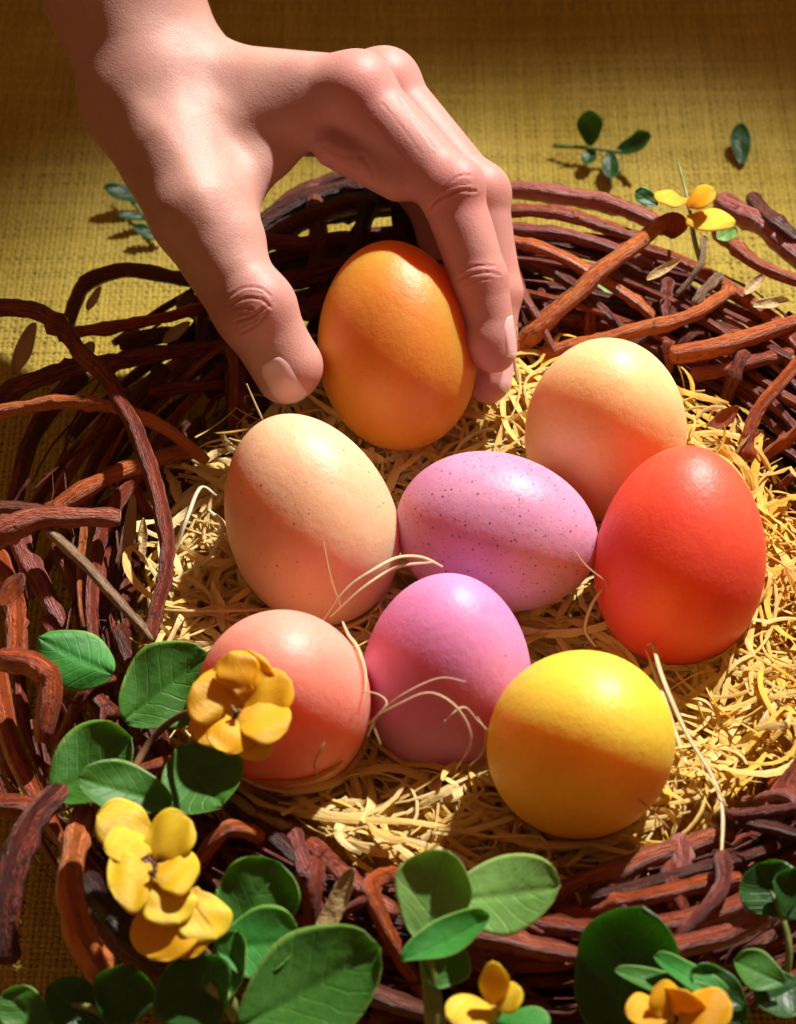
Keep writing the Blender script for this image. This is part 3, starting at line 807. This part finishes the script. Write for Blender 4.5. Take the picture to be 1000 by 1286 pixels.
# bottom right
s = empty('leafy_sprig', None, 'tall dark rounded leaf standing against the front rim', 'leafy sprig', 'leafy sprigs around the nest')
leaf(s, (762, 1310, 3.6), (806, 1138, 6.2), 112, (-.2, .05, .95), DARK, blunt=.6, cup=.08)
stem(s, [(760, 1320, 3.2), (762, 1306, 3.6)], .12)
s = empty('flower_sprig', None, 'orange blossom with narrow green leaves at the front of the nest', 'flower sprig', 'flower sprigs on the nest rim')
stem(s, [(830, 1320, 4.2), (838, 1295, 5.0), (842, 1270, 5.6)], .10)
petal(s, (846, 1272, 5.8), (785, 1268, 6.0), 40, (-.1, .6, .8), PET_O)
petal(s, (848, 1272, 5.8), (822, 1240, 6.4), 38, (-.1, .3, .9), PET_O)
petal(s, (850, 1275, 5.8), (862, 1244, 6.4), 44, (.1, .3, .9), PET_O)
petal(s, (852, 1278, 5.8), (920, 1262, 6.2), 48, (.3, .4, .9), PET_O)
petal(s, (850, 1285, 5.6), (880, 1310, 5.4), 50, (.1, .4, .9), PET_O)
leaf(s, (905, 1250, 5.2), (772, 1218, 5.8), 32, (0, .75, .6), GREEN, blunt=.4)
leaf(s, (915, 1250, 5.0), (822, 1200, 5.9), 34, (.1, .7, .6), BRIGHT, blunt=.3)
leaf(s, (935, 1265, 4.8), (868, 1218, 5.4), 44, (.1, .5, .8), DARK, blunt=.5)
s = empty('leafy_sprig', None, 'dark green leaves on the right end of the front rim', 'leafy sprig', 'leafy sprigs around the nest')
stem(s, [(985, 1250, 3.8), (990, 1180, 4.8), (965, 1110, 5.2)], .09)
leaf(s, (985, 1150, 5.0), (950, 1085, 5.6), 70, (-.1, .4, .9), DARK, blunt=.6)
leaf(s, (990, 1155, 5.0), (1010, 1090, 5.6), 56, (.2, .4, .9), DARK, blunt=.6)
leaf(s, (985, 1235, 4.8), (922, 1205, 5.2), 44, (0, .6, .8), GREEN, blunt=.6)
leaf(s, (1010, 1235, 4.4), (950, 1262, 4.6), 60, (0, .5, .8), DARK, blunt=.6)
leaf(s, (935, 1290, 4.4), (890, 1225, 5.0), 40, (-.2, .3, .9), DARK, blunt=.4)

# on the cloth behind the nest
s = empty('leafy_sprig', None, 'small cut sprig with four dark leaves lying on the yellow cloth', 'leafy sprig', 'leafy sprigs around the nest')
stem(s, [(695, 183, .35), (740, 186, .5), (790, 192, .5)], .08)
leaf(s, (742, 184, .5), (740, 138, 1.6), 40, (0, .3, .9), DARK, blunt=.7)
leaf(s, (775, 190, .5), (818, 170, 1.4), 36, (.1, .4, .9), DARK, blunt=.6)
leaf(s, (766, 190, .5), (768, 224, .4), 28, (0, .5, .9), DARK, blunt=.6)
leaf(s, (745, 188, .4), (735, 206, .4), 24, (0, .5, .9), DARK, blunt=.6)
s = tag(blade('loose_leaf', P(932, 207, .25), P(930, 155, .7), 30 / 44, cn(.1, .4, .9), DARK, None), 'single oval dark green leaf lying alone on the yellow cloth', 'leaf')
s = empty('leafy_sprig', None, 'dark leaf sprig on the cloth behind the wrist shadow', 'leafy sprig', 'leafy sprigs around the nest')
stem(s, [(200, 300, .4), (180, 270, .5), (150, 235, .6)], .08)
leaf(s, (190, 250, .5), (130, 236, 1.0), 34, (0, .6, .8), DARK)
leaf(s, (200, 272, .4), (148, 270, .8), 18, (0, .6, .8), DARK)
leaf(s, (205, 300, .4), (168, 284, .8), 24, (0, .6, .8), DARK)

s = empty('flower_sprig', None, 'orange yellow blossom on top of the back rim with dark bud', 'flower sprig', 'flower sprigs on the nest rim')
stem(s, [(880, 330, 5.2), (872, 300, 5.6), (868, 272, 5.9)], .08)
stem(s, [(868, 272, 5.9), (860, 235, 5.9), (852, 205, 6.0)], .05)
petal(s, (864, 252, 6.2), (822, 247, 6.5), 32, (-.1, .4, .9), PET_O)
petal(s, (862, 256, 6.2), (898, 240, 6.7), 38, (.1, .4, .9), PET_O)
petal(s, (862, 276, 6.0), (924, 278, 6.1), 38, (.1, .4, .9), PET_Y, blunt=.35)
leaf(s, (826, 258, 5.4), (798, 240, 5.7), 28, (0, .5, .9), DARK)
leaf(s, (845, 300, 5.4), (845, 266, 6.0), 42, (-.2, .3, .9), bpy.data.materials['orange_bark'], blunt=.6)
leaf(s, (900, 300, 5.4), (925, 286, 5.6), 26, (0, .5, .9), LIGHT)

# dry leaf scraps caught in the twigs
def dry_mat():
    m = MT('dry_leaf'); v = m.coord()
    m.base(m.mix(m.rnd(), (.50, .38, .18, 1), (.38, .24, .10, 1))); m.normal(m.bump(m.noise(v, 300, 4), .0015, .8)); m.set(Roughness=.5); return m.m
DRY = dry_mat()
DRY_LABELS = ['wide beige dry leaf under the outermost curved twig of the left wreath', 'beige dry leaf scrap between two crossing twigs of the left wreath',
              'tall dry leaf husk beside the vertical red twig', 'narrow dry husk next to the taller husk by the vertical twig',
              'small dry leaf beside the orange twig under the back blossom', 'small dry scrap above the end of the red orange back twig',
              'flat dry leaf scrap lying on the right back rim twigs', 'upright dry leaf between the round leaf cluster and pale upright sprig',
              'tiny dry leaf inside the dark arched twig', 'dry scrap in the hand shadow beside the dark twigs']
for (b, t, w, n) in [((20, 470, 4.4), (45, 405, 5.2), 26, (-.3, .2, .9)), ((88, 470, 4.6), (118, 430, 5.0), 22, (.2, .3, .9)),
                     ((160, 700, 4.2), (168, 620, 5.0), 16, (-.2, .1, .9)), ((178, 705, 4.2), (180, 650, 4.8), 12, (.3, .1, .9)),
                     ((812, 352, 5.4), (856, 325, 5.8), 14, (.1, .5, .8)), ((935, 370, 5.0), (960, 345, 5.2), 16, (.1, .5, .8)),
                     ((945, 385, 5.0), (992, 378, 5.2), 18, (.1, .6, .8)), ((398, 1190, 4.8), (445, 1090, 5.8), 24, (-.4, .2, .9)),
                     ((110, 390, 4.0), (128, 360, 4.6), 14, (-.3, .2, .9)), ((205, 430, 3.6), (240, 405, 4.2), 18, (.2, .4, .9))]:
    k_ = len([o for o in bpy.data.objects if o.name.startswith('dry_leaf')])
    tag(blade('dry_leaf', P(*b), P(*t), w / 47.6, cn(*n), DRY, None, cup=.3, thick=.02, blunt=.3, rib=0), DRY_LABELS[k_], 'dry leaf', 'dry leaf scraps in the nest')
for (b, t, w) in [((885, 545, 4.0), (928, 510, 4.8), 22), ((0, 760, 4.6), (30, 720, 5.0), 26)]:
    tag(blade('wood_chip', P(*b), P(*t), w / 47.6, cn(.1, .5, .8), bpy.data.materials['orange_bark'], None, cup=.1, thick=.08, blunt=.4, rib=0),
        'orange bark chip in the straw beside the pale cream egg' if b[0] > 500 else 'orange bark chip among the thick left rim twigs', 'wood chip', 'bark chips in the nest')
for pts in ([(745, 352, 4.2), (790, 362, 4.4), (835, 398, 4.2)], [(885, 402, 4.4), (915, 400, 4.6), (950, 420, 4.4)]):
    p = [P(*q) for q in pts]
    tag(blade('grass_blade', p[0], p[2], .42, cn(0, .5, .8), LIGHT, None, cup=.1, thick=.03, blunt=.5, rib=0),
        'yellow green grass blade under the long orange back twig' if pts[0][0] < 800 else 'green grass blade between two red orange back twigs', 'grass blade', 'grass blades in the nest')

# ------------------------------------------------------------------ hand (distance field meshed once, in right / up / towards-viewer centimetres)
TE = (EGG_INFO[0][0] - AIM) @ BACK
def H(px, py, t):
    d = DIST - (t + TE)
    return np.array([(px - 500) / FPX * d, (643 - py) / FPX * d, t + TE])
def cone(p, a, b, ra, rb):
    ab = b - a; h = np.clip(((p - a) @ ab) / (ab @ ab), 0, 1)
    return np.linalg.norm(p - a - h[:, None] * ab, axis=1) - (ra + (rb - ra) * h)
def smin(a, b, k):
    h = np.clip(.5 + .5 * (b - a) / k, 0, 1)
    return b * (1 - h) + a * h - k * h * (1 - h)
def chain(p, pts, k=.12):
    d = None
    for (q0, q1) in zip(pts[:-1], pts[1:]):
        e = cone(p, H(*q0[:3]), H(*q1[:3]), q0[3], q1[3])
        d = e if d is None else smin(d, e, k)
    return d
FINGERS = {
    'index': [(447, 116, .1, .98), (566, 240, .75, .84), (603, 350, .85, .74), (620, 440, .7, .60)],
    'middle': [(482, 112, -1.8, .95), (600, 246, -.9, .82), (622, 368, -.8, .73), (614, 478, -.6, .60)],
    'ring': [(488, 135, -3.6, .90), (585, 262, -2.9, .78), (600, 375, -2.7, .70), (585, 470, -2.4, .58)],
    'little': [(475, 165, -5.2, .78), (545, 265, -4.8, .66), (560, 350, -4.5, .60), (548, 430, -4.0, .50)],
}
THUMB = [(190, 140, -.9, 1.55), (246, 268, 1.1, 1.20), (318, 390, 1.6, 1.00), (358, 470, 1.35, .78)]
def hand_sdf(p):
    arm = smin(chain(p, [(-15, -400, -2.6, 3.2), (75, -190, -2.0, 2.6), (160, 5, -1.7, 2.02), (205, 105, -1.4, 1.75)], .5),
               chain(p, [(-15, -400, -5.2, 3.1), (75, -190, -4.4, 2.5), (165, 5, -4.0, 1.95), (222, 100, -3.7, 1.70)], .5), .8)
    palm = smin(cone(p, H(235, 118, -1.5), H(440, 118, .1), 1.40, .98), cone(p, H(235, 112, -2.6), H(476, 116, -1.8), 1.35, .95), .5)
    palm = smin(palm, cone(p, H(240, 120, -3.7), H(482, 140, -3.6), 1.3, .9), .5)
    palm = smin(palm, cone(p, H(240, 135, -4.7), H(468, 168, -5.2), 1.2, .8), .5)
    d = smin(arm, palm, 1.0)
    th = chain(p, THUMB, .35)
    th = smin(th, cone(p, H(215, 190, .1), H(282, 300, 1.1), 1.35, 1.08), .4)
    web = smin(cone(p, H(235, 165, -.4), H(372, 152, -.3), 1.15, .80), cone(p, H(262, 205, -.1), H(338, 196, -.5), 1.0, .55), .6)
    web = smin(web, cone(p, H(285, 255, .4), H(352, 178, -.3), .75, .55), .6)
    d = smin(d, th, .7)
    d = smin(d, web, .7)
    fd = None
    for q in FINGERS.values():
        e = chain(p, q, .16)
        fd = e if fd is None else smin(fd, e, .10)
    # knuckle bumps
    for c, r in ((H(450, 108, .2), .98), (H(484, 102, -1.7), .98), (H(571, 234, .9), .82), (H(605, 240, -.85), .80)):
        fd = smin(fd, np.linalg.norm(p - c, axis=1) - r, .25)
    # finger and thumb pads
    fd = smin(fd, np.linalg.norm(p - H(612, 425, .8), axis=1) - .62, .2)
    d = smin(d, fd, .45)
    d = smin(d, np.linalg.norm(p - H(368, 462, 1.3), axis=1) - .74, .3)
    d = smin(d, cone(p, H(332, 400, 1.55), H(366, 455, 1.35), .90, .74), .3)
    d = smin(d, np.linalg.norm(p - H(322, 384, 1.75), axis=1) - .97, .3)
    d = smin(d, np.linalg.norm(p - H(168, 112, -.9), axis=1) - 1.15, 1.6)      # wrist bone
    # fleshy fold at the index base
    d = smin(d, cone(p, H(418, 185, .1), H(500, 225, .5), .55, .6), .35)
    return d
def surface_nets(lo, hi, h):
    ax = [np.arange(lo[i], hi[i] + h, h) for i in range(3)]
    n = [len(a) for a in ax]
    K = 4                                                     # coarse pass, then fine values only near the skin
    cg = np.stack(np.meshgrid(ax[0][::K], ax[1][::K], ax[2][::K], indexing='ij'), -1)
    cv = hand_sdf(cg.reshape(-1, 3)).reshape(cg.shape[:3])
    for i in range(3): cv = np.repeat(cv, K, i)
    vol = cv[:n[0], :n[1], :n[2]].astype(np.float32).copy()
    w = np.argwhere(np.abs(vol) < .9)
    for c0 in range(0, len(w), 300000):
        q = w[c0:c0 + 300000]
        vol[q[:, 0], q[:, 1], q[:, 2]] = hand_sdf(np.stack([ax[i][q[:, i]] for i in range(3)], 1))
    s = vol < 0
    nc = [k - 1 for k in n]
    def cor(a, i, j, k): return a[i:i + nc[0], j:j + nc[1], k:k + nc[2]]
    cnt = sum(cor(s, i, j, k).astype(np.int8) for i in (0, 1) for j in (0, 1) for k in (0, 1))
    act = (cnt > 0) & (cnt < 8)
    idx = -np.ones(nc, np.int64); idx[act] = np.arange(act.sum())
    ci = np.argwhere(act)
    acc = np.zeros((len(ci), 3)); num = np.zeros(len(ci))
    corners = [(i, j, k) for i in (0, 1) for j in (0, 1) for k in (0, 1)]
    for a in corners:
        for b in corners:
            if sum(abs(x - y) for x, y in zip(a, b)) == 1 and a < b:
                va = vol[ci[:, 0] + a[0], ci[:, 1] + a[1], ci[:, 2] + a[2]]
                vb = vol[ci[:, 0] + b[0], ci[:, 1] + b[1], ci[:, 2] + b[2]]
                x = (va < 0) != (vb < 0)
                t = np.where(x, va / (va - vb + 1e-12), 0)
                acc += np.where(x[:, None], np.array(a) + t[:, None] * (np.array(b) - np.array(a)), 0); num += x
    V = (ci + acc / num[:, None]) * h + np.array(lo)
    F = []
    for axis in range(3):
        e = np.moveaxis(s, axis, 0)
        d = np.moveaxis(idx, axis, 0)
        ch = e[:-1, 1:-1, 1:-1] != e[1:, 1:-1, 1:-1]
        fl = e[:-1, 1:-1, 1:-1]
        w = np.argwhere(ch); f = fl[ch]
        q = np.stack([d[w[:, 0], w[:, 1], w[:, 2]], d[w[:, 0], w[:, 1] + 1, w[:, 2]],
                      d[w[:, 0], w[:, 1] + 1, w[:, 2] + 1], d[w[:, 0], w[:, 1], w[:, 2] + 1]], 1)
        if axis == 1: f = ~f
        q[~f] = q[~f][:, ::-1]
        F.append(q)
    F = np.vstack(F); F = F[(F >= 0).all(1)]
    return V, F
def grad(p, e=.01):
    g = np.stack([hand_sdf(p + np.eye(3)[i] * e) - hand_sdf(p - np.eye(3)[i] * e) for i in range(3)], 1)
    return g / (np.linalg.norm(g, axis=1)[:, None] + 1e-9)
def subdivide(V, F):
    e = np.concatenate([F[:, [0, 1]], F[:, [1, 2]], F[:, [2, 3]], F[:, [3, 0]]])
    es = np.sort(e, 1)
    ue, inv = np.unique(es, axis=0, return_inverse=True)
    inv = inv.reshape(4, -1)
    nv = len(V)
    mid = V[ue].mean(1); cen = V[F].mean(1)
    m = nv + inv; c = nv + len(ue) + np.arange(len(F))
    NF = np.concatenate([np.stack([F[:, k], m[k], c, m[k - 1]], 1) for k in range(4)])
    return np.vstack([V, mid, cen]), NF
lo = H(-20, 560, -7.0) + np.array([-3.0, 0, -2.0]); hi = np.array([H(700, 0, 0)[0], H(0, -580, -2)[1], TE + 3.4])
hv, hf = surface_nets(lo, hi, .10)
hv, hf = subdivide(hv, hf)
for _ in range(2):
    hv = hv - grad(hv) * np.clip(hand_sdf(hv), -.1, .1)[:, None]
hn = grad(hv)
# creases: photo-plane polylines, width cm, depth cm
dep = DIST - hv[:, 2]
vpx = 500 + hv[:, 0] / dep * FPX; vpy = 643 - hv[:, 1] / dep * FPX
facing = np.clip(hn[:, 2] * 3 + .3, 0, 1)
def crease(pts, w, depth, near=None):
    pts = spline(np.array(pts, float), 24)
    best = np.full(len(hv), 1e9)
    for a, b in zip(pts[:-1], pts[1:]):
        ab = b - a; q = np.stack([vpx, vpy], 1) - a
        h = np.clip((q @ ab) / (ab @ ab), 0, 1)
        best = np.minimum(best, np.linalg.norm(q - h[:, None] * ab, axis=1))
    return best / 48
disp = np.zeros(len(hv))
def add_crease(pts, w, depth, tmin=-9):
    d = crease(pts, w, depth)
    k = facing * (hv[:, 2] > tmin + TE)
    disp[:] += k * (-depth * np.exp(-(d / w) ** 2) + .45 * depth * np.exp(-((d - 2.1 * w) / (1.3 * w)) ** 2))
for pts, w, dp in [
    ([(287, 372), (305, 362), (325, 362), (340, 372)], .030, .022), ([(288, 384), (308, 374), (328, 376), (340, 386)], .035, .030),
    ([(296, 404), (315, 398), (335, 386)], .035, .032), ([(303, 418), (322, 408), (336, 392)], .030, .022), ([(284, 392), (300, 386), (318, 388)], .03, .02),
    ([(292, 378), (310, 368), (330, 369)], .022, .016), ([(300, 411), (320, 403), (338, 388)], .022, .016), ([(280, 398), (292, 394), (310, 394)], .025, .016),
    ([(536, 266), (552, 250), (575, 240), (598, 240)], .035, .032), ([(545, 256), (565, 236), (590, 230)], .03, .024), ([(556, 238), (575, 222), (592, 220)], .03, .02),
    ([(552, 246), (570, 230), (592, 225)], .022, .014), ([(540, 262), (560, 243), (590, 235)], .022, .014),
    ([(574, 352), (590, 345), (612, 342), (628, 345)], .03, .030), ([(578, 340), (598, 334), (622, 334)], .03, .018), ([(580, 360), (598, 353), (618, 350)], .025, .014),
    ([(405, 182), (430, 195), (455, 196)], .06, .014), ([(392, 190), (420, 206), (445, 222), (470, 240)], .04, .014), ([(455, 196), (468, 215), (474, 238)], .06, .014),
   
    ([(500, 120), (520, 150), (545, 185)], .03, .010), ([(480, 130), (505, 160), (530, 195)], .03, .010), ([(470, 150), (495, 180), (520, 210)], .03, .010)]:
    add_crease(pts, w, dp)
# tendons / soft relief
hol = np.linalg.norm(hv - H(292, 168, .2), axis=1)
disp -= .14 * np.exp(-(hol / 1.3) ** 2)                       # hollow beside the thumb tendon
ten = crease([(170, 130), (215, 180), (262, 270)], 0, 0); disp += .03 * facing * np.exp(-(ten / .3) ** 2)
disp += .02 * np.sin(hv[:, 0] * 1.7 + hv[:, 1] * 2.3) * np.sin(hv[:, 2] * 1.9 + hv[:, 1])
hv2 = hv + hn * disp[:, None]
# skin tone: redder at knuckles and fingertips
def blob(px, py, r): return np.exp(-((vpx - px) ** 2 + (vpy - py) ** 2) / r ** 2)
red = np.clip(.9 * blob(318, 386, 45) + .9 * blob(575, 240, 50) + .8 * blob(605, 350, 35) + .9 * blob(460, 105, 55) + 1.0 * blob(620, 480, 60)
              + .8 * blob(375, 490, 50) + .5 * blob(430, 200, 60) + .35 * (hv[:, 0] > H(500, 0, 0)[0]), 0, 1)
skin_c = (1 - red[:, None]) * np.array([.53, .295, .24]) + red[:, None] * np.array([.56, .225, .205])
hw = AIM + hv2[:, :1] * RIGHT + hv2[:, 1:2] * UP + hv2[:, 2:3] * BACK
m = MT('skin'); v = m.coord(); t = m.attr()
mott = m.noise(v, 110, 4, .6)
c = m.mix(m.math('MULTIPLY', m.ramp(mott, [(.38, (0, 0, 0)), (.66, (1, 1, 1))]), .48), t, (.46, .205, .185, 1))
c = m.mix(m.math('MULTIPLY', m.noise(v, 900, 3), .16), c, (.42, .20, .15, 1))
m.base(c)
vo = m.n('ShaderNodeTexVoronoi', feature='DISTANCE_TO_EDGE'); vo.inputs['Scale'].default_value = 950
dv = m.n('ShaderNodeVectorMath', operation='ADD'); nz = m.n('ShaderNodeTexNoise'); nz.inputs['Scale'].default_value = 300; m.l(v, nz.inputs[0])
sc = m.n('ShaderNodeVectorMath', operation='SCALE'); sc.inputs['Scale'].default_value = .002; m.l(nz.outputs['Color'], sc.inputs[0])
m.l(v, dv.inputs[0]); m.l(sc.outputs[0], dv.inputs[1]); m.l(dv.outputs[0], vo.inputs['Vector'])
b = m.bump(m.ramp(vo.outputs['Distance'], [(0, (0, 0, 0)), (.25, (1, 1, 1))]), .00007, .35)
b = m.bump(m.noise(v, 330, 6, .7), .0004, .28, b)
m.normal(b)
m.set(Roughness=.52, Specular_IOR_Level=.34, Subsurface_Weight=.45, Subsurface_Scale=.006)
m.b.inputs['Subsurface Radius'].default_value = (1.0, .36, .20)
hand = mesh('hand', hw, hf, m.m, colr=skin_c)
tag(hand, 'bare left hand reaching down to hold the orange brown egg', 'hand')

m = MT('fingernail'); t = m.attr(); m.base(t)
m.set(Roughness=.22, Specular_IOR_Level=.5, Subsurface_Weight=.3, Subsurface_Scale=.003); m.b.inputs['Subsurface Radius'].default_value = (1, .4, .3)
NAIL = m.m
def nail(c, a, n, L, W, nu=18, nv=13):
    a = unit(a); n = unit(n - a * (n @ a)); s = np.cross(a, n)
    u = np.linspace(0, 1, nu); v = np.linspace(-1, 1, nv)
    wp = np.where(u < .35, np.sqrt(np.clip(1 - ((.35 - u) / .37) ** 2, 0, 1)), 1 - .10 * ((u - .35) / .65) ** 2)
    uu = (u[:, None] + .10 * (1 - v[None] ** 2) * np.clip(u[:, None] - .5, 0, 1) * 2 - .05)
    base = c + (uu * L - L / 2)[..., None] * a + (wp[:, None] * v[None] * W / 2)[..., None] * s
    p = (base + n * 1.6).reshape(-1, 3)
    for _ in range(60):
        d = hand_sdf(p); p = p - n * np.clip(d, 0, .3)[:, None]
    edge = np.maximum(np.abs(v[None]), np.clip((.14 - u[:, None]) / .14, 0, 1))
    lift = .038 - .050 * edge ** 4 + .03 * np.clip(u[:, None] - .8, 0, 1)
    top = p + n * lift.reshape(-1, 1); bot = top - n * .05
    V = np.vstack([top, bot]); N = nu * nv; g = lambda i, j: i * nv + j; F = []
    for i in range(nu - 1):
        for j in range(nv - 1):
            F.append((g(i, j), g(i + 1, j), g(i + 1, j + 1), g(i, j + 1))); F.append((N + g(i, j), N + g(i, j + 1), N + g(i + 1, j + 1), N + g(i + 1, j)))
    loop = [g(0, j) for j in range(nv)] + [g(i, nv - 1) for i in range(1, nu)] + [g(nu - 1, j) for j in range(nv - 2, -1, -1)] + [g(i, 0) for i in range(nu - 2, 0, -1)]
    for k in range(len(loop)):
        q, r = loop[k], loop[(k + 1) % len(loop)]; F.append((q, r, r + N, q + N))
    white = np.clip((uu - .90) / .05, 0, 1).reshape(-1, 1); lun = np.clip((.28 - uu) / .1, 0, 1).reshape(-1, 1) * .35
    cc = np.array([.78, .42, .42]) * (1 - white) + np.array([.86, .74, .70]) * white
    cc = cc * (1 - lun) + np.array([.84, .58, .56]) * lun
    W_ = AIM + V[:, :1] * RIGHT + V[:, 1:2] * UP + V[:, 2:3] * BACK
    return mesh('fingernail', W_, F, NAIL, hand, colr=np.vstack([cc, cc]))
nail(H(361, 474, 1.35), H(380, 508, 1.2) - H(346, 440, 1.5), np.array([-.28, .12, .95]), 1.36, .92)
nail(H(621, 428, .7), H(628, 450, .65) - H(612, 395, .78), np.array([.88, .10, .46]), 1.05, .82)
nail(H(616, 466, -.6), H(611, 485, -.55) - H(618, 440, -.65), np.array([.92, -.05, .38]), 1.0, .8)

# total triangles stay under three million
